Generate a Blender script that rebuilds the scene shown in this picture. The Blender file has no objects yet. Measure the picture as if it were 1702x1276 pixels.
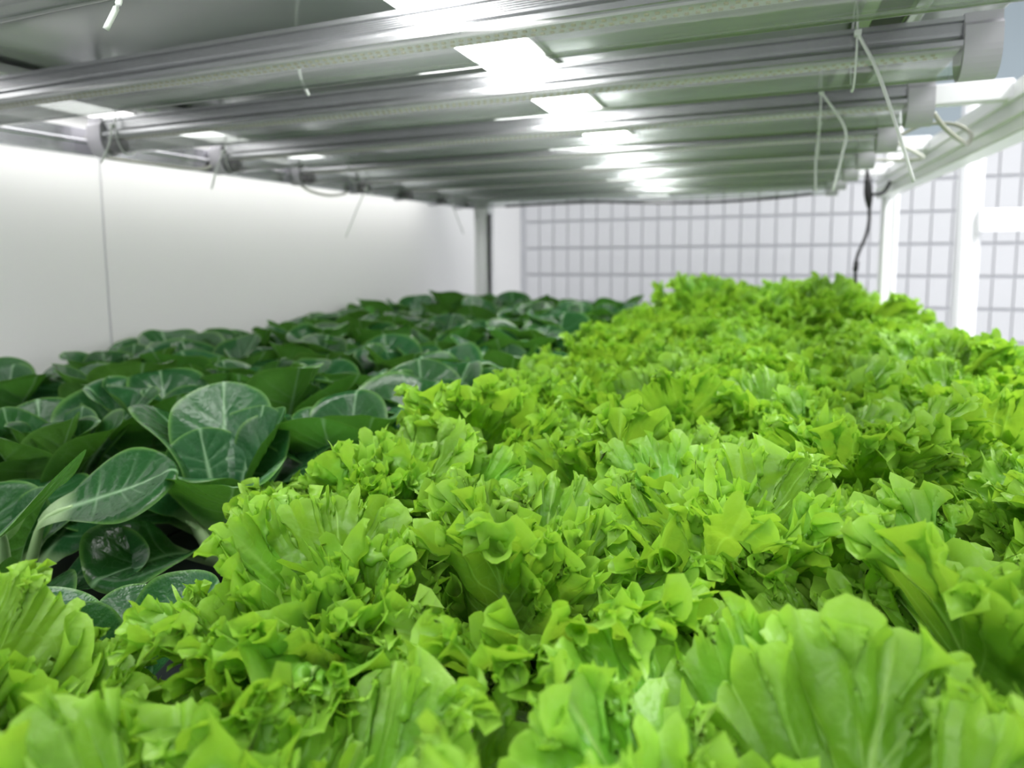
import bpy, bmesh, math, random
import numpy as np
from mathutils import Matrix, Vector

# ---------------------------------------------------------------- camera, world, light, exposure
scene = bpy.context.scene
COL = scene.collection
ZC = 1.30                                   # camera height above the floor
PXW, PXH, FPX, PPY = 1702.0, 1276.0, 1061.56, 528.34

cam_data = bpy.data.cameras.new('camera')
cam = bpy.data.objects.new('camera', cam_data)
COL.objects.link(cam)
_R = Vector((0.93323, 0.35921, -0.00687)); _F = Vector((-0.35815, 0.92865, -0.09665))
_F.normalize(); _R = (_R - _F * _R.dot(_F)).normalized(); _U = _R.cross(_F)
cam.matrix_world = Matrix(((_R.x, _U.x, -_F.x, 0), (_R.y, _U.y, -_F.y, 0), (_R.z, _U.z, -_F.z, ZC), (0, 0, 0, 1)))
cam_data.sensor_fit = 'HORIZONTAL'
cam_data.sensor_width = 36.0
cam_data.lens = FPX * 36.0 / PXW
cam_data.shift_y = -(PXH / 2 - PPY) / PXW
cam_data.clip_start = 0.01
cam_data.clip_end = 50
cam_data.dof.use_dof = True
cam_data.dof.focus_distance = 0.40
cam_data.dof.aperture_fstop = cam_data.lens / 3.9
scene.camera = cam

world = bpy.data.worlds.new('world')
scene.world = world
world.use_nodes = True
WORLD_STRENGTH = 0.78
bg = world.node_tree.nodes['Background']
bg.inputs[0].default_value = (0.97, 0.98, 1.0, 1)
bg.inputs[1].default_value = WORLD_STRENGTH

AISLE_FILL_W, FRONT_FILL_W = 38.0, 12.0  # power of the two added fill lamps
PANEL_STRENGTH = 14.0
WALL_PANEL_STRENGTH = 2.5
scene.view_settings.view_transform = 'Standard'
scene.view_settings.look = 'None'
scene.view_settings.gamma = 1.0
scene.view_settings.use_curve_mapping = False
scene.view_settings.exposure = 0.46
scene.cycles.max_bounces = 5
scene.cycles.diffuse_bounces = 3
scene.cycles.glossy_bounces = 3
scene.cycles.transparent_max_bounces = 8
scene.cycles.transmission_bounces = 4

def lamp(name, loc, rot, sx, sy, power):
    d = bpy.data.lights.new(name, 'AREA'); d.shape = 'RECTANGLE'; d.size = sx; d.size_y = sy; d.energy = power
    o = bpy.data.objects.new(name, d); COL.objects.link(o); o.location = loc; o.rotation_euler = rot
    return o

# ---------------------------------------------------------------- materials
MAT = {}
def mat(name, color, rough=0.5, metal=0.0, spec=0.5, noise=None, bump=None, emit=None):
    m = bpy.data.materials.new(name); m.use_nodes = True
    nt = m.node_tree; b = nt.nodes['Principled BSDF']
    b.inputs['Base Color'].default_value = (*color, 1)
    b.inputs['Roughness'].default_value = rough
    b.inputs['Metallic'].default_value = metal
    b.inputs['Specular IOR Level'].default_value = spec
    if noise:
        scale, amt = noise
        tc = nt.nodes.new('ShaderNodeTexCoord'); n = nt.nodes.new('ShaderNodeTexNoise')
        n.inputs['Scale'].default_value = scale; n.inputs['Detail'].default_value = 4
        nt.links.new(tc.outputs['Object'], n.inputs['Vector'])
        mx = nt.nodes.new('ShaderNodeMix'); mx.data_type = 'RGBA'
        mx.inputs['A'].default_value = (*[c * (1 - amt) for c in color], 1)
        mx.inputs['B'].default_value = (*[min(1, c * (1 + amt)) for c in color], 1)
        nt.links.new(n.outputs['Fac'], mx.inputs['Factor']); nt.links.new(mx.outputs['Result'], b.inputs['Base Color'])
    if bump:
        scale, strength = bump
        tc = nt.nodes.new('ShaderNodeTexCoord'); n = nt.nodes.new('ShaderNodeTexNoise'); n.inputs['Scale'].default_value = scale
        nt.links.new(tc.outputs['Object'], n.inputs['Vector'])
        bp = nt.nodes.new('ShaderNodeBump'); bp.inputs['Strength'].default_value = strength; bp.inputs['Distance'].default_value = 0.002
        nt.links.new(n.outputs['Fac'], bp.inputs['Height']); nt.links.new(bp.outputs['Normal'], b.inputs['Normal'])
    if emit:
        b.inputs['Emission Color'].default_value = (*emit[0], 1); b.inputs['Emission Strength'].default_value = emit[1]
    MAT[name] = m
    return m

mat('wall_white', (0.90, 0.895, 0.89), 0.5, noise=(2.5, 0.02))
mat('wall_blue_grey', (0.30, 0.36, 0.40), 0.6, noise=(3, 0.05))
mat('tile_glaze', (0.69, 0.695, 0.72), 0.35, noise=(6, 0.02))
mat('grout', (0.62, 0.63, 0.66), 0.8, noise=(40, 0.05))
mat('floor_epoxy', (0.55, 0.57, 0.58), 0.35, noise=(4, 0.06))
mat('white_paint', (0.92, 0.92, 0.94), 0.28, noise=(8, 0.02))
mat('silver', (0.74, 0.74, 0.77), 0.22, metal=0.9, noise=(20, 0.05))
mat('aluminium', (0.50, 0.51, 0.52), 0.27, metal=0.85, noise=(30, 0.06))
mat('aluminium_dark', (0.22, 0.23, 0.235), 0.35, metal=0.9, noise=(30, 0.06))
mat('cap_grey', (0.50, 0.49, 0.53), 0.4, noise=(30, 0.03))
mat('pcb_white', (0.72, 0.73, 0.72), 0.4, noise=(60, 0.04))
mat('led_chip', (0.50, 0.47, 0.26), 0.35, noise=(80, 0.05))
mat('black_plastic', (0.012, 0.012, 0.014), 0.4, noise=(30, 0.1))
mat('dark_socket', (0.05, 0.045, 0.06), 0.45, noise=(30, 0.1))
mat('nylon', (0.72, 0.76, 0.72), 0.35, noise=(60, 0.03))
mat('cable_white', (0.72, 0.72, 0.64), 0.4, noise=(60, 0.04))
mat('cable_grey', (0.40, 0.41, 0.33), 0.4, noise=(60, 0.04))
mat('shelf_sheet', (0.34, 0.36, 0.355), 0.17, metal=0.5, noise=(3, 0.12), bump=(6, 0.1))
mat('board_white', (0.80, 0.80, 0.80), 0.5, noise=(10, 0.03))
mat('board_black', (0.022, 0.026, 0.028), 0.45, noise=(10, 0.2))
mat('sponge', (0.75, 0.74, 0.68), 0.9, noise=(120, 0.1), bump=(150, 0.5))
mat('dark_liner', (0.02, 0.02, 0.022), 0.5, noise=(10, 0.2))
mat('light_diffuser', (0.9, 0.9, 0.9), 0.5, emit=((1.0, 0.995, 0.98), PANEL_STRENGTH))

mat('light_diffuser_wall', (0.9, 0.9, 0.9), 0.5, emit=((1.0, 0.995, 0.98), WALL_PANEL_STRENGTH))

def clear_plastic(name):
    m = bpy.data.materials.new(name); m.use_nodes = True
    nt = m.node_tree; nt.nodes.clear()
    out = nt.nodes.new('ShaderNodeOutputMaterial'); mix = nt.nodes.new('ShaderNodeMixShader')
    tr = nt.nodes.new('ShaderNodeBsdfTransparent'); tr.inputs[0].default_value = (0.93, 0.95, 0.94, 1)
    gl = nt.nodes.new('ShaderNodeBsdfGlossy'); gl.inputs['Roughness'].default_value = 0.07
    fr = nt.nodes.new('ShaderNodeLayerWeight'); fr.inputs['Blend'].default_value = 0.22
    mp = nt.nodes.new('ShaderNodeMapRange'); mp.inputs['To Min'].default_value = 0.10; mp.inputs['To Max'].default_value = 0.75
    tc = nt.nodes.new('ShaderNodeTexCoord'); n = nt.nodes.new('ShaderNodeTexNoise'); n.inputs['Scale'].default_value = 25
    mr = nt.nodes.new('ShaderNodeMapRange'); mr.inputs['To Min'].default_value = 0.05; mr.inputs['To Max'].default_value = 0.16
    nt.links.new(tc.outputs['Object'], n.inputs['Vector']); nt.links.new(n.outputs['Fac'], mr.inputs['Value']); nt.links.new(mr.outputs['Result'], gl.inputs['Roughness'])
    nt.links.new(fr.outputs['Fresnel'], mp.inputs['Value']); nt.links.new(mp.outputs['Result'], mix.inputs['Fac'])
    df = nt.nodes.new('ShaderNodeBsdfTranslucent'); df.inputs[0].default_value = (0.86, 0.88, 0.88, 1)
    d2 = nt.nodes.new('ShaderNodeBsdfDiffuse'); d2.inputs[0].default_value = (0.80, 0.82, 0.82, 1)
    m0 = nt.nodes.new('ShaderNodeMixShader'); m0.inputs['Fac'].default_value = 0.5
    nt.links.new(df.outputs[0], m0.inputs[1]); nt.links.new(d2.outputs[0], m0.inputs[2])
    m1 = nt.nodes.new('ShaderNodeMixShader'); m1.inputs['Fac'].default_value = 0.12
    nt.links.new(tr.outputs[0], m1.inputs[1]); nt.links.new(m0.outputs[0], m1.inputs[2])
    nt.links.new(m1.outputs[0], mix.inputs[1]); nt.links.new(gl.outputs[0], mix.inputs[2]); nt.links.new(mix.outputs[0], out.inputs[0])
    MAT[name] = m
clear_plastic('clear_cover')

def leaf_material(name, top, under, vein, base, transl_col, transl, rough, spec, mottle_scale, margin=None, crinkle=0.45, net=0.20, net_scale=105):
    m = bpy.data.materials.new(name); m.use_nodes = True
    nt = m.node_tree; L = nt.links; b = nt.nodes['Principled BSDF']; out = nt.nodes['Material Output']
    def rgbmix(fac, a, c, bt='MIX'):
        x = nt.nodes.new('ShaderNodeMix'); x.data_type = 'RGBA'; x.blend_type = bt
        for sock, v in (('Factor', fac), ('A', a), ('B', c)):
            if isinstance(v, bpy.types.NodeSocket): L.new(v, x.inputs[sock])
            elif sock == 'Factor': x.inputs[sock].default_value = v
            else: x.inputs[sock].default_value = (*v, 1)
        return x.outputs['Result']
    def attr(n):
        a = nt.nodes.new('ShaderNodeAttribute'); a.attribute_name = n; return a.outputs['Fac']
    geo = nt.nodes.new('ShaderNodeNewGeometry'); oi = nt.nodes.new('ShaderNodeObjectInfo'); tc = nt.nodes.new('ShaderNodeTexCoord')
    n1 = nt.nodes.new('ShaderNodeTexNoise'); n1.inputs['Scale'].default_value = mottle_scale; n1.inputs['Detail'].default_value = 1  # random darker mottling of the leaf colour
    L.new(tc.outputs['Object'], n1.inputs['Vector'])
    c = rgbmix(geo.outputs['Backfacing'], top, under)
    hsv = nt.nodes.new('ShaderNodeHueSaturation'); L.new(c, hsv.inputs['Color'])
    mr = nt.nodes.new('ShaderNodeMapRange'); mr.inputs['To Min'].default_value = 0.80; mr.inputs['To Max'].default_value = 1.22
    L.new(oi.outputs['Random'], mr.inputs['Value']); L.new(mr.outputs['Result'], hsv.inputs['Value'])
    mh = nt.nodes.new('ShaderNodeMapRange'); mh.inputs['To Min'].default_value = 0.488; mh.inputs['To Max'].default_value = 0.512
    L.new(oi.outputs['Random'], mh.inputs['Value']); L.new(mh.outputs['Result'], hsv.inputs['Hue'])
    nn = nt.nodes.new('ShaderNodeMapRange'); nn.inputs['From Min'].default_value = 0.3; nn.inputs['From Max'].default_value = 0.75; nn.inputs['To Max'].default_value = 0.35
    L.new(n1.outputs['Fac'], nn.inputs['Value'])
    c = rgbmix(nn.outputs['Result'], hsv.outputs['Color'], tuple(min(1, t * 0.55) for t in top))
    if margin:
        c = rgbmix(attr('rim'), c, margin)
    c = rgbmix(attr('vein'), c, vein)
    vo = nt.nodes.new('ShaderNodeTexNoise'); vo.inputs['Scale'].default_value = net_scale; vo.inputs['Detail'].default_value = 0.0
    L.new(tc.outputs['Object'], vo.inputs['Vector'])
    d0 = nt.nodes.new('ShaderNodeMath'); d0.operation = 'SUBTRACT'; L.new(vo.outputs['Fac'], d0.inputs[0]); d0.inputs[1].default_value = 0.5
    d1 = nt.nodes.new('ShaderNodeMath'); d1.operation = 'ABSOLUTE'; L.new(d0.outputs[0], d1.inputs[0])
    nv = nt.nodes.new('ShaderNodeMapRange'); nv.inputs['From Max'].default_value = 0.035; nv.inputs['To Min'].default_value = net; nv.inputs['To Max'].default_value = 0.0
    L.new(d1.outputs[0], nv.inputs['Value'])
    c = rgbmix(nv.outputs['Result'], c, vein)
    c = rgbmix(attr('base'), c, base)
    L.new(c, b.inputs['Base Color'])
    b.inputs['Roughness'].default_value = rough; b.inputs['Specular IOR Level'].default_value = spec
    n2 = nt.nodes.new('ShaderNodeTexNoise'); n2.inputs['Scale'].default_value = 260; n2.inputs['Detail'].default_value = 1
    L.new(tc.outputs['Object'], n2.inputs['Vector'])
    n3 = nt.nodes.new('ShaderNodeTexNoise'); n3.inputs['Scale'].default_value = 75; n3.inputs['Detail'].default_value = 1
    L.new(tc.outputs['Object'], n3.inputs['Vector'])
    def mul(sock, k):
        m_ = nt.nodes.new('ShaderNodeMath'); m_.operation = 'MULTIPLY'; L.new(sock, m_.inputs[0]); m_.inputs[1].default_value = k; return m_.outputs[0]
    add = nt.nodes.new('ShaderNodeMath'); add.operation = 'ADD'
    L.new(mul(n3.outputs['Fac'], 0.005 * crinkle), add.inputs[0]); L.new(mul(n2.outputs['Fac'], 0.0005), add.inputs[1])
    bp = nt.nodes.new('ShaderNodeBump'); bp.inputs['Strength'].default_value = 1.0; bp.inputs['Distance'].default_value = 1.0
    L.new(add.outputs[0], bp.inputs['Height']); L.new(bp.outputs['Normal'], b.inputs['Normal'])
    tr = nt.nodes.new('ShaderNodeBsdfTranslucent')
    tcol = rgbmix(attr('vein'), transl_col, tuple(min(1, t * 1.15 + .05) for t in transl_col))
    L.new(tcol, tr.inputs['Color']); L.new(bp.outputs['Normal'], tr.inputs['Normal'])
    mix = nt.nodes.new('ShaderNodeMixShader'); mix.inputs['Fac'].default_value = transl
    L.new(b.outputs[0], mix.inputs[1]); L.new(tr.outputs[0], mix.inputs[2]); L.new(mix.outputs[0], out.inputs['Surface'])
    MAT[name] = m

leaf_material('lettuce_leaf', (0.150, 0.37, 0.026), (0.165, 0.39, 0.036), (0.40, 0.64, 0.16), (0.55, 0.74, 0.33),
              (0.48, 0.80, 0.05), 0.37, 0.38, 0.42, 28, margin=(0.36, 0.64, 0.075))
leaf_material('bok_leaf', (0.022, 0.105, 0.030), (0.095, 0.27, 0.045), (0.24, 0.42, 0.22), (0.36, 0.52, 0.26),
              (0.12, 0.36, 0.03), 0.20, 0.27, 0.45, 22, margin=(0.17, 0.36, 0.08), crinkle=0.12, net=0.12, net_scale=120)

# ---------------------------------------------------------------- mesh helpers
def link_mesh(name, me, parent=None, material=None):
    o = bpy.data.objects.new(name, me); COL.objects.link(o)
    if material and not me.materials: me.materials.append(MAT[material])
    if parent: o.parent = parent
    return o

def from_bm(name, bm, material, parent=None, smooth=False, bevel=0.0):
    if bevel > 0:
        bmesh.ops.bevel(bm, geom=[e for e in bm.edges], offset=bevel, segments=2, affect='EDGES', profile=0.6)
    me = bpy.data.meshes.new(name); bm.normal_update(); bm.to_mesh(me); bm.free()
    if smooth:
        me.polygons.foreach_set('use_smooth', [True] * len(me.polygons))
    return link_mesh(name, me, parent, material)

def bm_box(bm, lo, hi):
    vs = [bm.verts.new((x, y, z)) for x in (lo[0], hi[0]) for y in (lo[1], hi[1]) for z in (lo[2], hi[2])]
    for f in ((0, 1, 3, 2), (4, 6, 7, 5), (0, 4, 5, 1), (2, 3, 7, 6), (0, 2, 6, 4), (1, 5, 7, 3)):
        bm.faces.new([vs[i] for i in f])

def box(name, lo, hi, material, parent=None, bevel=0.0):
    bm = bmesh.new(); bm_box(bm, lo, hi); bmesh.ops.recalc_face_normals(bm, faces=bm.faces)
    return from_bm(name, bm, material, parent, False, bevel)

def bm_extrude_x(bm, prof, x0, x1, close=True, caps=True):
    a = [bm.verts.new((x0, y, z)) for y, z in prof]; b = [bm.verts.new((x1, y, z)) for y, z in prof]
    n = len(prof)
    for i in range(n if close else n - 1):
        j = (i + 1) % n
        bm.faces.new((a[i], a[j], b[j], b[i]))
    if close and caps:
        bm.faces.new(a[::-1]); bm.faces.new(b)

def smooth_path(pts, per=8):
    P = [Vector(p) for p in pts]
    if len(P) < 3: return P
    Q = [P[0] * 2 - P[1]] + P + [P[-1] * 2 - P[-2]]
    out = []
    for i in range(1, len(Q) - 2):
        for k in range(per):
            t = k / per
            out.append(0.5 * ((2 * Q[i]) + (Q[i + 1] - Q[i - 1]) * t + (2 * Q[i - 1] - 5 * Q[i] + 4 * Q[i + 1] - Q[i + 2]) * t * t
                              + (3 * Q[i] - Q[i - 1] - 3 * Q[i + 1] + Q[i + 2]) * t ** 3))
    out.append(P[-1])
    return out

def bm_tube(bm, pts, rad, sides=8, flat=1.0, cyclic=False):
    pts = [Vector(p) for p in pts]; n = len(pts); rings = []
    up = Vector((0.3, 0.2, 0.93)).normalized()
    for i, p in enumerate(pts):
        a = pts[(i - 1) % n] if (cyclic or i > 0) else p
        b = pts[(i + 1) % n] if (cyclic or i < n - 1) else p
        t = (b - a).normalized()
        s = up - t * up.dot(t)
        if s.length < 0.05: s = Vector((1, 0, 0)) - t * t.x
        s.normalize(); w = t.cross(s)
        r = rad[i] if isinstance(rad, (list, tuple)) else rad
        rings.append([bm.verts.new(p + (s * math.cos(q) * flat + w * math.sin(q)) * r) for q in (2 * math.pi * k / sides for k in range(sides))])
    for i in range(n if cyclic else n - 1):
        A, B = rings[i], rings[(i + 1) % n]
        for k in range(sides):
            bm.faces.new((A[k], A[(k + 1) % sides], B[(k + 1) % sides], B[k]))
    if not cyclic:
        bm.faces.new(rings[0][::-1]); bm.faces.new(rings[-1])

def tube(name, pts, rad, material, parent=None, sides=8, flat=1.0, smooth=True, per=8):
    bm = bmesh.new(); bm_tube(bm, smooth_path(pts, per), rad, sides, flat); bmesh.ops.recalc_face_normals(bm, faces=bm.faces)
    return from_bm(name, bm, material, parent, smooth)

def tag(o, label=None, cat=None, group=None, kind=None):
    if label: o['label'] = label
    if cat: o['category'] = cat
    if group: o['group'] = group
    if kind: o['kind'] = kind
    return o

def empty(name, loc=(0, 0, 0), rz=0.0):
    o = bpy.data.objects.new(name, None); COL.objects.link(o); o.location = loc; o.rotation_euler = (0, 0, rz)
    o.empty_display_size = 0.02
    return o

Z = lambda dz: ZC + dz                       # heights below are given relative to the lens

# ---------------------------------------------------------------- the room
tag(box('floor', (-1.3, -1.5, -0.06), (2.6, 3.2, 0.0), 'floor_epoxy'), kind='structure')
WX = -1.13
wl = tag(empty('wall_left', (0, 0, 0)), kind='structure')
for y0, y1 in ((-0.40, 0.838), (0.842, 3.06)):
    box('wall_panel', (WX - 0.03, y0, 0.0), (WX, y1, 2.4), 'wall_white', wl, 0.0012)
box('joint_strip', (WX - 0.03, 0.837, 0.0), (WX - 0.003, 0.843, 2.4), 'grout', wl)

BY = 3.06
wb = tag(empty('wall_back', (0, BY, 0)), kind='structure')
box('wall_core', (-1.16, 0.012, 0.0), (2.6, 0.10, 2.4), 'grout', wb)
TOPZ = Z(0.435)
box('upper_plaster', (-1.13, 0.0, TOPZ), (2.6, 0.012, 2.4), 'wall_blue_grey', wb)
TW, TH, GAP = 0.073, 0.131, 0.0050
_bm = bmesh.new(); bm_box(_bm, (0, -0.0015, 0), (TW - GAP, 0.012, TH - 0.012)); bmesh.ops.recalc_face_normals(_bm, faces=_bm.faces)
bmesh.ops.bevel(_bm, geom=[e for e in _bm.edges], offset=0.0008, segments=1, affect='EDGES')
tile_me = bpy.data.meshes.new('tile'); _bm.to_mesh(tile_me); _bm.free(); tile_me.materials.append(MAT['tile_glaze'])
far_tiles = bmesh.new()
rng = random.Random(3)
for r in range(14):
    for c in range(50):
        x = -1.10 + c * TW; z = TOPZ - (r + 1) * TH
        if z < 0.02: continue
        if c <= 29 and r < 7:
            o = link_mesh('tile', tile_me, wb); o.location = (x, rng.uniform(-0.0004, 0.0004), z)
        else:
            bm_box(far_tiles, (x, -0.0015, z), (x + TW - GAP, 0.012, z + TH - 0.012))
bmesh.ops.recalc_face_normals(far_tiles, faces=far_tiles.faces)
tag(from_bm('outer_tiles', far_tiles, 'tile_glaze', wb), kind='stuff')

# two unseen lamps, added to brighten the rack from its open sides
for nm, loc, sx, sy, pw, lab in (('added_fill_lamp', (0.95, 0.9, 2.45), 0.30, 1.60, AISLE_FILL_W, 'unseen lamp added to light the aisle side of the rack'),
                                 ('added_fill_lamp', (-0.25, -0.95, 2.45), 1.60, 0.30, FRONT_FILL_W, 'unseen lamp added to light the front end of the rack')):
    f = tag(empty(nm, loc), lab, 'fill lamp')
    box('fill_lamp_housing', (-sx / 2 - 0.02, -sy / 2 - 0.02, 0.004), (sx / 2 + 0.02, sy / 2 + 0.02, 0.06), 'white_paint', f, 0.004)
    for k in (-1, 1):
        kx, ky = (k * sx * 0.4, 0) if sx > sy else (0, k * sy * 0.4)
        tube('fill_lamp_cable', [(kx, ky, 0.055), (kx, ky, 0.35)], 0.0025, 'silver', f, 6)
    l = lamp('fill_lamp_light', (0, 0, 0), (0, 0, 0), sx, sy, pw); l.parent = f

# ---------------------------------------------------------------- grow rack
DECK = Z(-0.305)
rack = tag(empty('grow_rack', (0, 0, 0)), 'white metal grow rack holding the planted tier and the lamps', 'rack')
def bar_between(name, a, b, w, h, material, parent, bevel=0.002, ridges=0):
    a = Vector(a); b = Vector(b); d = b - a; L = d.length
    bm = bmesh.new(); bm_box(bm, (-w / 2, 0, -h / 2), (w / 2, L, h / 2)); bmesh.ops.recalc_face_normals(bm, faces=bm.faces)
    bmesh.ops.bevel(bm, geom=[e for e in bm.edges], offset=bevel, segments=2, affect='EDGES')
    o = from_bm(name, bm, material, parent)
    o.location = a; o.rotation_euler = (math.atan2(d.z, math.hypot(d.x, d.y)), 0, math.atan2(-d.x, d.y))
    for k in range(ridges):
        zz = -h / 2 + h * (k + 1) / (ridges + 1)
        bm = bmesh.new(); bm_box(bm, (-w / 2 - 0.004, 0.002, zz - 0.0035), (w / 2 + 0.004, L - 0.002, zz + 0.0035)); bmesh.ops.recalc_face_normals(bm, faces=bm.faces)
        bmesh.ops.bevel(bm, geom=[e for e in bm.edges], offset=0.0012, segments=1, affect='EDGES')
        from_bm('ridge', bm, material, o)
    return o
# side rails of the tier above
bar_between('rail', (-1.065, 0.05, Z(0.187)), (-0.955, 2.10, Z(0.187)), 0.028, 0.042, 'silver', rack, ridges=1)
bar_between('rail', (0.325, -0.25, Z(0.190)), (0.325, 2.10, Z(0.190)), 0.036, 0.070, 'white_paint', rack, ridges=2)
# posts
def post(x, y, w, parent, z0=0.0, z1=2.2):
    bm = bmesh.new(); bm_box(bm, (x - w / 2, y - w / 2, z0), (x + w / 2, y + w / 2, z1)); bmesh.ops.recalc_face_normals(bm, faces=bm.faces)
    bmesh.ops.bevel(bm, geom=[e for e in bm.edges], offset=0.004, segments=2, affect='EDGES')
    o = from_bm('post', bm, 'white_paint', parent)
    for sx in (-1, 1):
        box('post_lip', (x + sx * w * 0.30 - 0.004, y - w / 2 - 0.005, z0 + 0.002), (x + sx * w * 0.30 + 0.004, y - w / 2 + 0.001, z1 - 0.002), 'white_paint', o, 0.001)
    return o
post(-0.905, 2.08, 0.055, rack); post(0.340, 2.08, 0.040, rack)
# narrow black strip down the inside of the far left post
box('black_strip', (-0.876, 2.048, Z(-0.25)), (-0.868, 2.056, Z(0.145)), 'black_plastic', rack)
# cross bars behind the lamps
for y in (1.06, 1.50, 1.93):
    bar_between('cross_bar', (0.17, y, Z(0.216)), (0.31, y, Z(0.216)), 0.020, 0.028, 'white_paint', rack)
# slotted hanger beams the lamps are tied to
for xb in (-0.945, 0.118):
    o = box('hanger_beam', (xb - 0.030, 0.10, Z(0.238)), (xb + 0.030, 2.06, Z(0.252)), 'aluminium', rack, 0.001)
    box('beam_slot', (xb - 0.016, 0.12, Z(0.2365)), (xb + 0.012, 2.04, Z(0.2385)), 'dark_liner', o)
    box('beam_lip', (xb + 0.014, 0.11, Z(0.232)), (xb + 0.020, 2.05, Z(0.2385)), 'silver', o)
# lower rails that carry the planted tier
bar_between('lower_rail', (-1.075, 0.0, DECK - 0.05), (-1.075, 2.10, DECK - 0.05), 0.03, 0.05, 'white_paint', rack)
bar_between('lower_rail', (0.325, -0.25, DECK - 0.05), (0.325, 2.10, DECK - 0.05), 0.03, 0.05, 'white_paint', rack)
for y in (-0.2, 0.9, 2.0):
    bar_between('lower_cross_bar', (-1.06, y, DECK - 0.065), (0.31, y, DECK - 0.065), 0.03, 0.03, 'white_paint', rack)

tray = box('upper_tray', (-1.115, 0.16, Z(0.256)), (0.235, 2.10, Z(0.276)), 'shelf_sheet', None, 0.002)
tag(tray, 'glossy grey tray of the tier above, seen from below behind the lamp tubes', 'tray')
for nm, x0, x1, lab in (('light_panel', -1.105, -0.985, 'long white light panel under the upper tray, along the left wall'),
                        ('light_panel', -0.350, -0.255, 'long white light panel under the middle of the upper tray')):
    t = tag(empty(nm, ((x0 + x1) / 2, 0.0, Z(0.254))), lab, 'light panel', 'light panels under the upper tray')
    xm = (x1 - x0) / 2
    box('diffuser', (-xm + 0.004, 0.16, -0.006), (xm - 0.004, 2.05, -0.002), 'light_diffuser_wall' if x0 < -1 else 'light_diffuser', t)
    box('panel_frame', (-xm, 0.15, -0.004), (-xm + 0.004, 2.06, 0.002), 'white_paint', t)
    box('panel_frame', (xm - 0.004, 0.15, -0.004), (xm, 2.06, 0.002), 'white_paint', t)
    box('panel_back', (-xm + 0.004, 0.15, -0.002), (xm - 0.004, 2.06, 0.002), 'white_paint', t)

# planted tier: white boards over a dark trough
gt = tag(empty('grow_tray', (-0.37, 0.9, DECK - 0.025)), 'black and white planting boards on a dark trough under the vegetables', 'tray')
box('trough', (-0.69, -1.12, -0.02), (0.675, 1.18, 0.005), 'dark_liner', gt, 0.003)
for k in range(6):
    xa = -0.675 + k * 0.2235
    box('board', (xa, -1.10, 0.006), (xa + 0.219, 1.16, 0.025), 'board_white' if k > 2 else 'board_black', gt, 0.002)

# neighbouring rack beyond the aisle
nr = tag(empty('neighbour_rack', (0.53, 2.09, 0)), 'white metal rack frame standing farther right in front of the tiled wall', 'rack')
post(0.0, 0.0, 0.050, nr)
post(1.1, 0.0, 0.050, nr)
box('shelf_bar', (0.012, -0.055, Z(0.055)), (1.12, -0.027, Z(0.115)), 'white_paint', nr, 0.003)
box('shelf_bar', (0.012, -0.055, Z(-0.60)), (1.12, -0.027, Z(-0.54)), 'white_paint', nr, 0.003)

# ---------------------------------------------------------------- lamp tubes
TX0, TX1 = -0.985, 0.190
TUBE_Y = [0.305, 0.532, 0.742, 0.983, 1.205, 1.424, 1.640, 1.852, 2.030]
TUBE_Z = Z(0.165)
def half_profile():
    p = [(0.0150, 0.0540), (0.0150, 0.0500), (0.0122, 0.0490)]
    z = 0.0480
    for _ in range(5):
        p += [(0.0136, z), (0.0136, z - 0.0009), (0.0122, z - 0.0010), (0.0122, z - 0.0019)]; z -= 0.0019
    p += [(0.0122, 0.0370), (0.0145, 0.0340), (0.0180, 0.0315), (0.0180, 0.0265), (0.0160, 0.0262)]
    return p
hp = half_profile()
prof = hp + [(-y, z) for y, z in hp[::-1]]
def build_tube():
    t = empty('lamp_tube')
    bm = bmesh.new(); bm_extrude_x(bm, prof, TX0 + 0.004, TX1 - 0.004); bmesh.ops.recalc_face_normals(bm, faces=bm.faces)
    from_bm('housing', bm, 'aluminium', t)
    bm = bmesh.new()
    arc = [(0.0176 * math.cos(a), 0.0268 + 0.0265 * math.sin(a)) for a in (-math.pi * k / 20 for k in range(21))]
    bm_extrude_x(bm, arc, TX0 + 0.006, TX1 - 0.006, close=False); bmesh.ops.recalc_face_normals(bm, faces=bm.faces)
    from_bm('clear_cover', bm, 'clear_cover', t, True)
    pcb = box('circuit_strip', (TX0 + 0.02, -0.0115, 0.0238), (TX1 - 0.02, 0.0115, 0.0262), 'pcb_white', t)
    bm = bmesh.new(); n = int((TX1 - TX0 - 0.06) / 0.0085)
    for k in range(n):
        for r in (-1, 1):
            x = TX0 + 0.03 + k * 0.0085 + (0.0042 if r > 0 else 0); y = r * 0.005
            bm_box(bm, (x - 0.0017, y - 0.0015, 0.0224), (x + 0.0017, y + 0.0015, 0.0239))
    bmesh.ops.recalc_face_normals(bm, faces=bm.faces)
    o = from_bm('led_chips', bm, 'led_chip', pcb); o['kind'] = 'stuff'
    cap = [(0.0160, 0.0560), (0.0160, 0.0475), (0.0195, 0.0440), (0.0198, 0.0260)]
    cap += [(0.0198 * math.cos(a), 0.0260 - 0.0285 * math.sin(a)) for a in (math.pi * k / 16 for k in range(1, 16))]
    cap += [(-0.0198, 0.0260), (-0.0195, 0.0440), (-0.0160, 0.0475), (-0.0160, 0.0560)]
    for xa, xb in ((TX0 - 0.012, TX0 + 0.018), (TX1 - 0.018, TX1 + 0.012)):
        bm = bmesh.new(); bm_extrude_x(bm, cap, xa, xb); bmesh.ops.recalc_face_normals(bm, faces=bm.faces)
        from_bm('end_cap', bm, 'cap_grey', t)
    bm = bmesh.new(); bm_tube(bm, [(TX0 + 0.016, 0, 0.013), (TX0 + 0.042, 0, 0.013)], 0.0115, 14); bmesh.ops.recalc_face_normals(bm, faces=bm.faces)
    from_bm('socket', bm, 'dark_socket', t, True)
    return t
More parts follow.
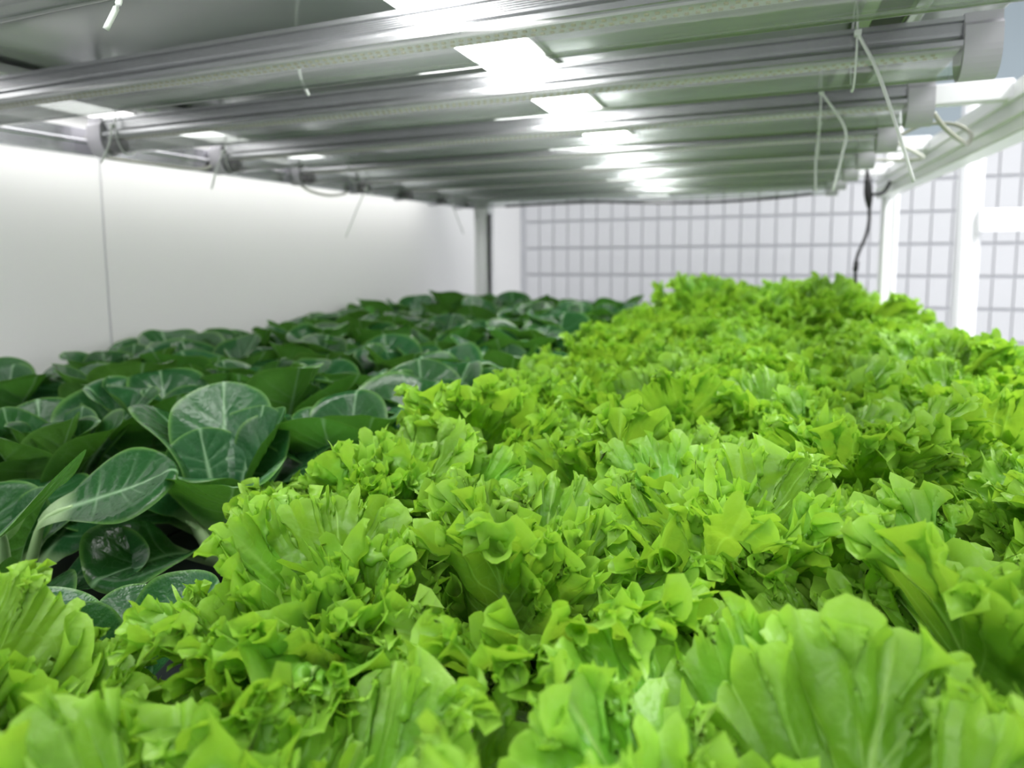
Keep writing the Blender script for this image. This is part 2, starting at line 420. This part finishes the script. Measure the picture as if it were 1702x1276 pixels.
def copy_tree(o, parent=None):
    c = o.copy(); COL.objects.link(c)
    if parent is not None: c.parent = parent
    for ch in o.children: copy_tree(ch, c)
    return c
ORD = ['nearest', 'second', 'third', 'fourth', 'fifth', 'sixth', 'seventh', 'eighth', 'ninth']
t0 = build_tube(); tubes = [t0] + [copy_tree(t0) for _ in TUBE_Y[1:]]
for i, (t, y) in enumerate(zip(tubes, TUBE_Y)):
    t.location = (0, y, TUBE_Z)
    if i == 0: lab = 'nearest lamp tube, only its lower edge showing in the upper left corner'
    elif i == 1: lab = 'second nearest lamp tube, crossing the whole picture with its chip strip showing'
    elif i == 8: lab = 'farthest aluminium lamp tube, in front of the tiled wall'
    else: lab = ORD[i] + ' nearest aluminium lamp tube with grey end caps, counted from the front'
    tag(t, lab, 'lamp tube', 'lamp tubes under the upper tray')

# ---------------------------------------------------------------- cable ties
def cable_tie(x, ti, tail, label, group='nylon cable ties on the lamp tubes', loop=True):
    ty = TUBE_Y[ti]
    root = tag(empty('cable_tie', (x, ty, TUBE_Z)), label, 'cable tie', group)
    L = [(0.0, 0.0202 * math.cos(a), 0.036 + (0.0385 if math.sin(a) < 0 else 0.048) * math.sin(a)) for a in (2 * math.pi * k / 28 for k in range(28))]
    bm = bmesh.new(); bm_tube(bm, L, 0.0010, 6, cyclic=True); bmesh.ops.recalc_face_normals(bm, faces=bm.faces)
    from_bm('loop', bm, 'nylon', root, True)
    h = Vector(tail[0]) - Vector((x, ty, 0)); h = Vector((h.x, h.y, Z(h.z) - TUBE_Z))
    box('tie_head', h - Vector((0.003, 0.003, 0.003)), h + Vector((0.003, 0.003, 0.003)), 'nylon', root, 0.0008)
    P = [(p[0] - x, p[1] - ty, Z(p[2]) - TUBE_Z) for p in tail]
    tube('tail', P, 0.0017, 'nylon', root, 6)
    return root
cable_tie(-0.342, 0, [(-0.342, 0.276, 0.160), (-0.344, 0.274, 0.146), (-0.351, 0.27, 0.130)], 'short pale cable tie tail hanging below the nearest tube, upper left')
st = tag(empty('cable_tie', (-0.49, 0.63, Z(0.256))), 'stub of cable tie poking down between the second and third tubes', 'cable tie', 'nylon cable ties on the lamp tubes')
tube('tail', [(-0.022, 0, 0.0), (-0.016, 0, -0.045), (-0.005, 0, -0.068)], 0.0019, 'nylon', st, 6)
box('tie_head', (-0.026, -0.003, -0.008), (-0.019, 0.003, -0.001), 'nylon', st, 0.0008)
cable_tie(-0.932, 2, [(-0.934, 0.719, 0.203), (-0.943, 0.718, 0.176), (-0.965, 0.72, 0.15)], 'cable tie beside the left end cap of the third tube')
cable_tie(-0.955, 3, [(-0.955, 0.958, 0.200), (-0.970, 0.956, 0.170), (-0.985, 0.955, 0.132)], 'cable tie hanging below the left end cap of the fourth tube')
cable_tie(-0.835, 4, [(-0.843, 1.180, 0.226), (-0.828, 1.180, 0.212), (-0.811, 1.18, 0.200)], 'forked cable tie on the fifth tube, left of centre')
cable_tie(-0.935, 5, [(-0.935, 1.402, 0.172), (-0.955, 1.39, 0.122), (-0.985, 1.38, 0.050)], 'long thin cable tie tail hanging in front of the left wall')
cable_tie(-0.905, 7, [(-0.905, 1.830, 0.165), (-0.885, 1.825, 0.120), (-0.862, 1.82, 0.070)], 'faint cable tie tail hanging just left of the far post')
cable_tie(0.083, 2, [(0.083, 0.719, 0.212), (0.100, 0.710, 0.172), (0.118, 0.705, 0.117), (0.133, 0.70, 0.066)], 'longest white cable tie, trailing down from the third tube at right')
cable_tie(0.071, 3, [(0.071, 0.960, 0.213), (0.100, 0.955, 0.163), (0.098, 0.955, 0.128), (0.089, 0.955, 0.083)], 'bent white cable tie on the fourth tube at right')
cable_tie(0.087, 4, [(0.087, 1.182, 0.212), (0.083, 1.178, 0.161), (0.084, 1.178, 0.104)], 'straight white cable tie hanging from the fifth tube at right')

# ---------------------------------------------------------------- cables
tag(tube('lamp_cable', [(0.205, 0.985, Z(0.180)), (0.221, 1.00, Z(0.163)), (0.246, 1.03, Z(0.150)), (0.268, 1.08, Z(0.152)), (0.280, 1.12, Z(0.172)), (0.268, 1.16, Z(0.193)), (0.235, 1.19, Z(0.200)), (0.204, 1.205, Z(0.188))], 0.0028, 'cable_grey'),
    'looped grey cable joining the right ends of the fourth and fifth tubes', 'cable')
tag(tube('lamp_cable', [(0.204, 1.205, Z(0.176)), (0.235, 1.25, Z(0.168)), (0.262, 1.32, Z(0.165)), (0.240, 1.39, Z(0.172)), (0.204, 1.424, Z(0.180))], 0.0030, 'cable_white'),
    'white cable joining the right ends of the fifth and sixth tubes', 'cable')
tag(tube('lamp_cable', [(-0.998, 0.742, Z(0.196)), (-1.022, 0.745, Z(0.196)), (-1.030, 0.750, Z(0.182)), (-1.015, 0.765, Z(0.168)), (-0.985, 0.82, Z(0.163)), (-0.985, 0.93, Z(0.166)), (-1.000, 0.983, Z(0.185))], 0.0026, 'cable_white'),
    'white cable looping between the left ends of the third and fourth tubes', 'cable')
tag(tube('lamp_cable', [(-0.998, 1.205, Z(0.180)), (-0.995, 1.25, Z(0.158)), (-0.985, 1.31, Z(0.150)), (-0.985, 1.38, Z(0.160)), (-0.998, 1.424, Z(0.182))], 0.0030, 'cable_white'),
    'pale cable sagging against the left wall below the lamp ends', 'cable')
tag(tube('power_cord', [(-0.79, 1.995, Z(0.164)), (-0.62, 1.995, Z(0.167)), (-0.505, 1.995, Z(0.169)), (-0.353, 1.995, Z(0.160)), (-0.22, 1.995, Z(0.155)), (-0.106, 1.995, Z(0.154)), (0.03, 1.995, Z(0.159)), (0.134, 1.995, Z(0.167))], 0.0040, 'black_plastic'),
    'thin black cord running along under the farthest tube', 'cord')
sp = tag(empty('cable_splitter', (0.256, 1.86, Z(0.15))), 'black cable splitter with hanging lead in front of the tiled wall', 'cable')
bm = bmesh.new(); bm_tube(bm, [(-0.006, 0, 0.055), (-0.004, 0, 0.032), (-0.002, 0, 0.004), (0, 0, -0.012), (0.002, 0, -0.034)], [0.004, 0.0080, 0.0100, 0.0095, 0.0050], 10)
bmesh.ops.recalc_face_normals(bm, faces=bm.faces); from_bm('splitter_body', bm, 'black_plastic', sp, True)
tube('side_lead', [(0, 0, 0.0), (0.022, 0, -0.001), (0.036, 0, 0.008), (0.046, 0, 0.030)], 0.0042, 'black_plastic', sp)
tube('lead', [(0.002, 0, -0.034), (0.003, 0, -0.070), (-0.004, 0, -0.110), (-0.018, 0, -0.150), (-0.023, 0.0, -0.185), (-0.018, 0.01, -0.26)], 0.0040, 'black_plastic', sp)
tube('top_lead', [(-0.006, 0, 0.055), (-0.008, 0.02, 0.07), (-0.03, 0.05, 0.075)], 0.0036, 'black_plastic', sp)
bm = bmesh.new(); bm_tube(bm, [(-0.021, 0, -0.170), (-0.023, 0, -0.195)], 0.0065, 10); bmesh.ops.recalc_face_normals(bm, faces=bm.faces)
from_bm('connector', bm, 'black_plastic', sp, True)

# ---------------------------------------------------------------- leaves
def noise1(rs, n, knots):
    k = rs.uniform(-1, 1, knots + 3); x = np.linspace(0, knots, n); i = np.floor(x).astype(int); i = np.minimum(i, knots - 1); f = x - i
    f = f * f * (3 - 2 * f)
    return k[i] * (1 - f) + k[i + 1] * f

def grid_normals(P):
    du = np.gradient(P, axis=0); dv = np.gradient(P, axis=1)
    n = np.cross(dv, du); l = np.linalg.norm(n, axis=2, keepdims=True); l[l < 1e-12] = 1
    n = n / l
    t = dv / np.maximum(np.linalg.norm(dv, axis=2, keepdims=True), 1e-9)
    o = du / np.maximum(np.linalg.norm(du, axis=2, keepdims=True), 1e-9)
    return n, t, o

def leaf_mesh(name, P, attrs, material):
    ns, nt = P.shape[:2]
    me = bpy.data.meshes.new(name)
    idx = np.arange(ns * nt).reshape(ns, nt)
    a, b, c, d = idx[:-1, :-1], idx[:-1, 1:], idx[1:, 1:], idx[1:, :-1]
    F = np.stack([a, b, c, d], -1).reshape(-1, 4)
    me.vertices.add(ns * nt); me.vertices.foreach_set('co', P.reshape(-1).astype(np.float32))
    me.loops.add(F.size); me.loops.foreach_set('vertex_index', F.reshape(-1).astype(np.int32))
    me.polygons.add(len(F)); me.polygons.foreach_set('loop_start', np.arange(0, F.size, 4, dtype=np.int32))
    me.polygons.foreach_set('use_smooth', np.ones(len(F), dtype=bool))
    me.update(calc_edges=True); me.validate()
    for k, v in attrs.items():
        at = me.attributes.new(k, 'FLOAT', 'POINT'); at.data.foreach_set('value', np.clip(v, 0, 1).reshape(-1).astype(np.float32))
    me.materials.append(MAT[material])
    return me

def bend_y(P, L, curve):
    # curve: function of y/L giving pitch angle (radians, + lifts towards +z)
    q = np.linspace(0, 1.25, 126); ang = curve(q); cy = np.concatenate([[0], np.cumsum(np.cos(ang[:-1]))]) * (1.25 / 125) * L
    cz = np.concatenate([[0], np.cumsum(np.sin(ang[:-1]))]) * (1.25 / 125) * L
    u = P[..., 1] / L
    Y = np.interp(u, q, cy); Zb = np.interp(u, q, cz); A = np.interp(u, q, ang)
    out = P.copy(); out[..., 1] = Y - np.sin(A) * P[..., 2]; out[..., 2] = Zb + np.cos(A) * P[..., 2]
    return out

def lettuce_leaf(seed, L=0.15, W=0.105, n1=5, A1=0.012, A2=0.0092, A3=0.0050, recurve=0.7, cup=0.25, nt=701, ns=34, tooth=0.0115):
    rs = np.random.RandomState(seed)
    t = np.linspace(-1, 1, nt); s = np.linspace(0, 1, ns) ** 0.62
    th = t * math.pi * 0.84
    lob = 1 + 0.10 * noise1(rs, nt, 9) + 0.06 * noise1(rs, nt, 21)
    Ox = W / 2 * np.sin(th) * lob; Oy = L * 0.62 + L * 0.40 * np.cos(th) * (0.5 + 0.5 * lob)
    Mx = 0 * t; My = L * (0.0 + 0.74 * (1 - np.abs(t)) ** 0.85)
    O = np.stack([Ox, Oy, 0 * Ox], -1); M = np.stack([Mx, My, 0 * Mx], -1)
    P = M[None] + s[:, None, None] * (O - M)[None]
    flat = P.copy()
    seg = np.linalg.norm(np.diff(O, axis=0), axis=1); lam = np.concatenate([[0], np.cumsum(seg)]); lam /= lam[-1]
    S = s[:, None]
    P[..., 2] += cup * (P[..., 0] ** 2) / W
    P = bend_y(P, L, lambda q: 0.25 - recurve * np.clip(q - 0.35, 0, None) * 1.4)
    edge = np.clip(1 - np.abs(t) ** 6, 0, 1)
    for lev, (n, A, pw, kn) in enumerate(((n1, A1, 1.6, 7), (n1 * 3.1, A2, 2.8, 17), (n1 * 8.3, A3, 5.5, 41))):
        N, T, Oo = grid_normals(P)
        ph = 2 * math.pi * (n * lam + 0.45 * noise1(rs, nt, kn) + rs.rand())
        am = A * (0.75 + 0.55 * noise1(rs, nt, kn)) * edge
        w = S ** pw
        P = P + N * (w * (am * np.sin(ph))[None])[..., None] + T * (w * (am * 0.62 * np.sin(2 * ph))[None])[..., None] \
              - Oo * (w * (am * 0.25 * (1 - np.cos(2 * ph)))[None])[..., None]
    # pointed teeth along the margin
    N, T, Oo = grid_normals(P)
    for nT, ta, pw in ((38, 1.25 * tooth, 8.0), (90, 0.55 * tooth, 13.0)):
        x = lam * nT + 0.7 * noise1(rs, nt, nT // 2); fr = x - np.floor(x)
        amp = rs.uniform(0.1, 1.0, nT + 6)[np.clip(np.floor(x).astype(int) + 2, 0, nT + 5)]
        tri = (1 - np.abs(2 * fr - 1)) ** 2.4
        d = (ta * (tri - 0.25) * amp * edge)[None]
        P = P + Oo * ((S ** pw) * d)[..., None] + N * ((S ** pw) * d * (0.9 * noise1(rs, nt, nT)[None]))[..., None]
    # blistered blade between the veins
    rays = np.abs(((t * 8.5) % 1.0) - 0.5) * 2      # 0 mid-cell .. 1 at vein
    N, T, Oo = grid_normals(P)
    blis = (noise1(rs, ns, 6)[:, None] * noise1(rs, nt, 30)[None]) * 0.0030 + (noise1(rs, ns, 4)[:, None] * noise1(rs, nt, 11)[None]) * 0.006
    P = P + N * (blis * np.sin(S * math.pi))[..., None]
    dist = np.abs(flat[..., 0]); yy = flat[..., 1] / L
    wv = 0.0052 * np.clip(1.0 - yy * 1.05, 0.08, 1)
    mid = np.exp(-(dist / wv) ** 2)
    lat = np.clip((rays[None] - 0.86) / 0.14, 0, 1) * np.clip(1.15 - S, 0, 1) * 0.75 * (S > 0.02)
    vein = np.clip(np.maximum(mid * 0.9, lat), 0, 1)
    base = np.clip((0.34 - yy) / 0.34, 0, 1) ** 1.3 * 0.9 + mid * np.clip(0.8 - yy, 0, 1) * 0.5
    return leaf_mesh('lettuce_leaf', P, {'vein': vein, 'base': base, 'rim': 0.9 * S ** 5 * np.ones_like(vein)}, 'lettuce_leaf')

LETTUCE = [lettuce_leaf(10 + k, L=0.150 + 0.012 * math.sin(k * 2.1), W=0.112 + 0.014 * math.cos(k * 1.7), n1=4 + (k % 3), A1=0.012 + 0.003 * math.sin(k),
                        recurve=(0.4, 0.75, 1.15)[k % 3], cup=(0.35, 0.1, 0.5, -0.2)[k % 4]) for k in range(12)]
LETTUCE_SMALL = [lettuce_leaf(60 + k, L=0.110, W=0.075, n1=4, A1=0.012, A2=0.0080, A3=0.0042, recurve=0.15, cup=0.9, nt=461, ns=26) for k in range(5)]

STALKS = {}
def bok_leaf(seed, L=0.150, W=0.085, roll=0.5, fold=0.0, cup=0.9, recurve=1.0, und=0.003, nt=97, ns=26, bl=0.68, curve=None):
    rs = np.random.RandomState(seed)
    t = np.linspace(-1, 1, nt); s = np.linspace(0, 1, ns) ** 0.8
    th = t * math.pi * 0.93
    lob = 1 + 0.03 * noise1(rs, nt, 6)
    # bl: blade share of the length
    Ox = W / 2 * np.sin(th) * lob * (1 - 0.10 * np.cos(th) * -1); Oy = L * (1 - bl / 2) + L * bl / 2 * np.cos(th)
    Oy = np.where(np.abs(t) > 0.9, Oy - L * 0.12 * (np.abs(t) - 0.9) / 0.1, Oy)
    My = L * (1 - bl) + L * bl * 0.80 * (1 - np.abs(t)) ** 0.9 - L * 0.12 * np.clip((np.abs(t) - 0.9) / 0.1, 0, 1)
    Mx = 0 * t
    O = np.stack([Ox, Oy, 0 * Ox], -1); M = np.stack([Mx, My, 0 * Mx], -1)
    S = s[:, None]
    P = M[None] + s[:, None, None] * (O - M)[None]
    flat = P.copy()
    r2 = (P[..., 0] / (W / 2)) ** 2; v = (P[..., 1] / L - (1 - bl)) / bl
    P[..., 2] += cup * 0.018 * r2 + fold * np.abs(P[..., 0]) + cup * 0.010 * np.clip(v - 0.5, 0, 1) ** 2 * 4
    ph = 2 * math.pi * (3.2 * (t + 1) / 2 + rs.rand())
    P[..., 2] += und * S ** 2 * np.sin(ph + 1.5 * noise1(rs, nt, 5))[None]
    # rolled lip: margin turns outwards and down, showing the pale underside
    N, T, Oo = grid_normals(P)
    e = np.clip((S - 0.80) / 0.20, 0, 1); rl = (roll * (0.65 + 0.5 * noise1(rs, nt, 7)))[None] * np.clip(1 - np.abs(t) ** 8, 0, 1)[None]
    ang = e * 2.7 * np.clip(rl, 0, 1.3); rad = 0.0052
    P = P - N * (rad * (1 - np.cos(ang)) * (rl > 0))[..., None] + Oo * (rad * np.sin(ang) - e * rad * 0.4)[..., None]
    # puckering along the lateral veins
    rays = np.abs(((t * 7.5) % 1.0) - 0.5) * 2
    N, T, Oo = grid_normals(P)
    P = P - N * (0.0011 * np.clip((rays[None] - 0.6) / 0.4, 0, 1) * np.sin(np.clip(S, 0, 1) * math.pi))[..., None]
    curve = curve or (lambda q: 0.20 - recurve * np.clip(q - 0.30, 0, None))
    P = bend_y(P, L, curve)
    dist = np.abs(flat[..., 0]); wv = 0.0030 * np.clip(1.15 - v, 0.15, 1.2)
    mid = np.exp(-(dist / wv) ** 2)
    lat = np.clip((rays[None] - 0.86) / 0.14, 0, 1) * np.clip(1.05 - S, 0, 1) * 0.55
    vein = np.maximum(mid, lat)
    base = np.clip((0.12 - v) / 0.15, 0, 1) * 0.8
    rim = np.clip((S - 0.93) / 0.07, 0, 1) * np.ones_like(vein) * 0.7
    me = leaf_mesh('bok_leaf', P, {'vein': vein, 'base': base, 'rim': rim}, 'bok_leaf')
    STALKS[me.name] = bok_stalk(L, curve, 1 - bl + 0.05)
    return me

mat('bok_stalk', (0.34, 0.50, 0.24), 0.35, noise=(40, 0.15))
def bok_stalk(L, curve, frac):
    bm = bmesh.new(); n = 12; y = z = 0; pts = []; rad = []
    for k in range(n + 1):
        q = frac * k / n; a = float(curve(np.array([q]))[0]); pts.append((0, y + 0.0035 * math.sin(a), z - 0.0035 * math.cos(a))); rad.append(0.0070 * (1 - 0.80 * (k / n) ** 1.3))
        y += math.cos(a) * frac / n * L; z += math.sin(a) * frac / n * L
    bm_tube(bm, pts, rad, 10); bmesh.ops.recalc_face_normals(bm, faces=bm.faces)
    me = bpy.data.meshes.new('stalk'); bm.to_mesh(me); bm.free(); me.polygons.foreach_set('use_smooth', [True] * len(me.polygons))
    me.materials.append(MAT['bok_stalk'])
    return me
BOK = [bok_leaf(k, L=0.146 + 0.01 * math.sin(k * 1.9), W=0.098 + 0.010 * math.cos(k * 2.3), roll=(0.15, 0.6, 0.3, 0.9)[k % 4], fold=(0, 0.12, 0.0, 0.25)[(k * 3) % 4],
                cup=(0.6, 1.2, 0.3)[k % 3], recurve=(0.7, 1.1, 1.5)[k % 3]) for k in range(12)]
def _step(q, a, w):
    x = np.clip((q - a) / w, 0, 1); return x * x * (3 - 2 * x)
BROAD = bok_leaf(70, L=0.205, W=0.088, roll=0.75, cup=0.55, bl=0.44, und=0.002, curve=lambda q: 0.12 - 1.05 * _step(q, 0.36, 0.22) + 0.30 * np.clip(q - 0.8, 0, 1))
FOLDED = bok_leaf(71, L=0.205, W=0.088, roll=0.55, cup=0.9, fold=0.75, bl=0.46, und=0.004, curve=lambda q: 0.12 - 0.75 * _step(q, 0.36, 0.25))
BOK_ROLLED = [bok_leaf(40, roll=1.25, cup=0.5, recurve=1.3, W=0.085), bok_leaf(41, roll=1.1, cup=1.3, fold=0.3, recurve=0.7, W=0.080)]

def leaf_matrix(az, el, twist=0.0, scale=1.0, off=(0, 0, 0)):
    Y = Vector((math.cos(el) * math.cos(az), math.cos(el) * math.sin(az), math.sin(el)))
    Zv = Vector((-math.sin(el) * math.cos(az), -math.sin(el) * math.sin(az), math.cos(el)))
    X = Y.cross(Zv)
    m = Matrix(((X.x, Y.x, Zv.x, 0), (X.y, Y.y, Zv.y, 0), (X.z, Y.z, Zv.z, 0), (0, 0, 0, 1)))
    return Matrix.Translation(off) @ m @ Matrix.Rotation(twist, 4, 'Y') @ Matrix.Scale(scale, 4)

_bm = bmesh.new(); bm_tube(_bm, [(0, 0, -0.001), (0, 0, 0.006), (0, 0, 0.014), (0, 0, 0.020)], [0.0105, 0.011, 0.0105, 0.007], 12)
bmesh.ops.recalc_face_normals(_bm, faces=_bm.faces); PLUG = bpy.data.meshes.new('sponge_plug'); _bm.to_mesh(PLUG); _bm.free(); PLUG.materials.append(MAT['sponge'])

def lettuce(x, y, scale, label, seed, group, n_out=7, n_mid=6, n_in=5, tilt=0.0, rot=None, lean=0.0):
    rnd = random.Random(seed)
    root = tag(empty('lettuce_head', (x, y, DECK)), label, 'lettuce', group)
    link_mesh('sponge_plug', PLUG, root)
    a0 = rnd.uniform(0, 6.28) if rot is None else rot
    specs = [(n_out, 0.80, 1.00, 0.012), (n_mid, 1.10, 1.00, 0.008), (n_in, 1.36, 1.02, 0.004)]
    k = 0
    for lev, (n, el, sc, r) in enumerate(specs):
        for i in range(n):
            a = a0 + k * 2.39996 + rnd.uniform(-0.2, 0.2); k += 1
            e = el + rnd.uniform(-0.20, 0.14); s = scale * sc * rnd.uniform(0.88, 1.10)
            me = LETTUCE_SMALL[rnd.randrange(5)] if lev == 2 else LETTUCE[rnd.randrange(12)]
            if lev == 2: s *= 1.15
            o = link_mesh('leaf', me, root)
            o.matrix_local = leaf_matrix(a, e, rnd.uniform(-0.35, 0.35), s, (r * math.cos(a), r * math.sin(a), 0.016))
    root.rotation_euler = (rnd.uniform(-0.07, 0.07) + tilt, rnd.uniform(-0.07, 0.07) + lean, 0)
    return root

def bok(x, y, scale, label, seed, group, leaves=None, n=13, dz=0.0):
    rnd = random.Random(seed)
    root = tag(empty('bok_choy', (x, y, DECK + dz)), label, 'bok choy', group)
    link_mesh('sponge_plug', PLUG, root)
    if leaves is None:
        a0 = rnd.uniform(0, 6.28); leaves = []
        for k in range(n):
            f = k / (n - 1)
            leaves.append((a0 + k * 2.39996 + rnd.uniform(-0.2, 0.2), 0.88 + 0.55 * f + rnd.uniform(-0.12, 0.12), rnd.uniform(-0.4, 0.4),
                           (1.08 - 0.32 * f) * rnd.uniform(0.9, 1.1), rnd.choice(BOK + BOK_ROLLED[:1])))
    low = random.Random(seed + 77)
    if n > 9:
        leaves = leaves + [(low.uniform(0, 6.28) if k > 3 else k * 1.57 + low.uniform(-0.4, 0.4), low.uniform(0.30, 0.55), low.uniform(-0.3, 0.3), low.uniform(0.72, 0.9), BOK[low.randrange(12)]) for k in range(4)]
    for a, e, tw, s, me in leaves:
        o = link_mesh('leaf', me, root)
        o.matrix_local = leaf_matrix(a, e, tw, s * scale, (0.010 * math.cos(a), 0.010 * math.sin(a), 0.014))
        link_mesh('stalk', STALKS[me.name], o)
    return root

# lettuces in front, placed one by one
GL = 'frilly lettuces in the right half of the bed'
NEAR = [
    (-0.310, 0.140, 0.88, 'frilly lettuce filling the lower left corner of the picture', 1),
    (-0.135, 0.130, 0.92, 'out-of-focus frilly lettuce in the middle of the bottom edge', 2),
    (0.020, 0.190, 0.97, 'out-of-focus frilly lettuce at the bottom right', 3),
    (-0.215, 0.270, 0.93, 'frilly lettuce just below the nearest dark bok choy leaves', 17),
    (0.125, 0.330, 1.05, 'frilly lettuce cut by the right edge, nearest of that column', 4),
    (-0.125, 0.345, 1.00, 'sharply focused frilly lettuce in the centre, a broad veined leaf to the front', 5),
    (-0.010, 0.425, 1.02, 'sharply focused frilly lettuce with a dark gap on its right side', 6),
    (-0.275, 0.430, 0.98, 'bright frilly lettuce bordering the bok choy, left of centre', 7),
    (-0.105, 0.545, 1.00, 'frilly lettuce behind the focused one, with one broad wavy leaf on top', 8),
    (0.085, 0.610, 1.07, 'domed frilly lettuce standing right of centre', 9),
    (0.230, 0.520, 1.03, 'frilly lettuce at the right edge behind the nearest one there', 10),
]
for x, y, s, lab, sd in NEAR:
    lettuce(x, y, s, lab, 100 + sd, GL)
# rows behind
rnd = random.Random(5)
COLS = ['beside the bok choy', 'one column in from the bok choy', 'one column in from the right rail', 'along the right rail']
RORD = ['first', 'second', 'third', 'fourth', 'fifth', 'sixth', 'seventh', 'eighth', 'ninth', 'tenth', 'eleventh']
ys = [0.590 + 0.160 * k for k in range(10)]
for r, y in enumerate(ys):
    for c in range(4):
        x = -0.260 + 0.160 * c + (0.03 if r % 2 else 0) + rnd.uniform(-0.015, 0.015); yy = y + rnd.uniform(-0.02, 0.02) + (0.10 if c == 1 else 0.06 if c == 2 else 0.0)
        s = 1.02 + rnd.uniform(-0.04, 0.06)
        if c == 2 and r == 0: yy += 0.07
        if c == 3: yy += 0.09; s += 0.10 if r < 4 else 0.0
        if yy > 1.50:
            s += (0.02, 0.46, 0.40, 0.44)[c]
            if c == 3: x -= 0.10
            if c == 2: x -= 0.04
        elif yy > 1.1: s += 0.05
        if yy > 2.02: continue
        far = yy > 1.5
        if far:
            lab = 'frilly lettuce in the taller patch at the far end, ' + ['beside the bok choy', 'left of its middle', 'right of its middle', 'by the right rail'][c]; g = 'tall lettuces at the far end'
        else:
            lab = 'frilly lettuce %s, %s row behind' % (COLS[c], RORD[r]); g = GL
        lettuce(x, yy, s, lab, 300 + r * 7 + c, g, *( (7, 5, 4) if far else (7, 6, 5)))

# bok choy
GB = 'dark bok choy in the left half of the bed'
hero_a = [(0.16, 1.06, 0.72, 1.0, BROAD), (-0.50, 0.86, -0.15, 1.14, FOLDED), (2.2, 0.8, 0, 1.0, BOK[2]), (3.3, 0.7, 0, 1.0, BOK[5]), (4.3, 0.7, 0, 0.9, BOK[0]),
          (5.4, 0.55, 0, 0.9, BOK[4]), (0.9, 1.3, 0, 0.66, BOK[1]), (2.8, 1.25, 0, 0.75, BOK[3]), (-0.55, 0.35, 0.2, 1.0, BOK[8])]
bok(-0.585, 0.325, 0.93, 'nearest bok choy with a broad pale-veined leaf reaching right and a rolled leaf', 1, GB, hero_a)
hero_b = [(2.9, 0.95, 0.5, 1.15, BOK_ROLLED[0]), (2.3, 1.12, 0.0, 1.05, BOK[4]), (1.55, 1.15, 0.0, 0.95, BOK[0]), (0.9, 1.2, 0, 0.9, BOK[4]), (0.25, 0.85, 0, 1.05, BOK[8]), (-0.7, 0.75, 0.0, 0.95, BOK[1]), (-1.4, 1.15, 0.0, 0.66, BOK[7]),
          (3.4, 0.8, 0, 1.0, BOK[2]), (2.8, 1.2, 0, 0.85, BOK[6]), (1.2, 0.8, 0, 1.1, BOK[11])]
bok(-0.485, 0.465, 1.04, 'open bok choy rosette with a shiny pale upright leaf, next to the lettuces', 2, GB, hero_b)
bok(-0.700, 0.435, 1.00, 'bok choy with folded leaves at the left edge', 3, GB)
bok(-0.365, 0.235, 0.70, 'small shaded bok choy under the nearest broad leaf', 14, GB, n=8)
BCOL = ['next to the lettuces', 'in the second column from the lettuces', 'in the third column from the lettuces', 'in the fourth column from the lettuces', 'by the left wall']
for r in range(11):
    for c in range(5):
        x = -0.425 - 0.140 * c + rnd.uniform(-0.02, 0.02); y = 0.575 + 0.145 * r + (0.06 if c % 2 else 0) + rnd.uniform(-0.02, 0.02)
        if x < -1.04: x = -1.03
        if x < -1.78 * y - 0.05 or y > 2.0: continue
        far = y > 1.25
        if far: lab = 'dark bok choy in the blurred far rows, ' + ['next to the lettuces', 'one column off the lettuces', 'in the middle column', 'one column off the left wall', 'by the left wall'][c]; g = 'far bok choy rows'
        else: lab = 'dark bok choy %s, %s row behind the open rosette' % (BCOL[c], RORD[r]); g = GB
        bok(x, y, 1.05 + rnd.uniform(-0.06, 0.08) + (0.12 if far else 0), lab, 500 + r * 9 + c, g, n=10 if far else 13)
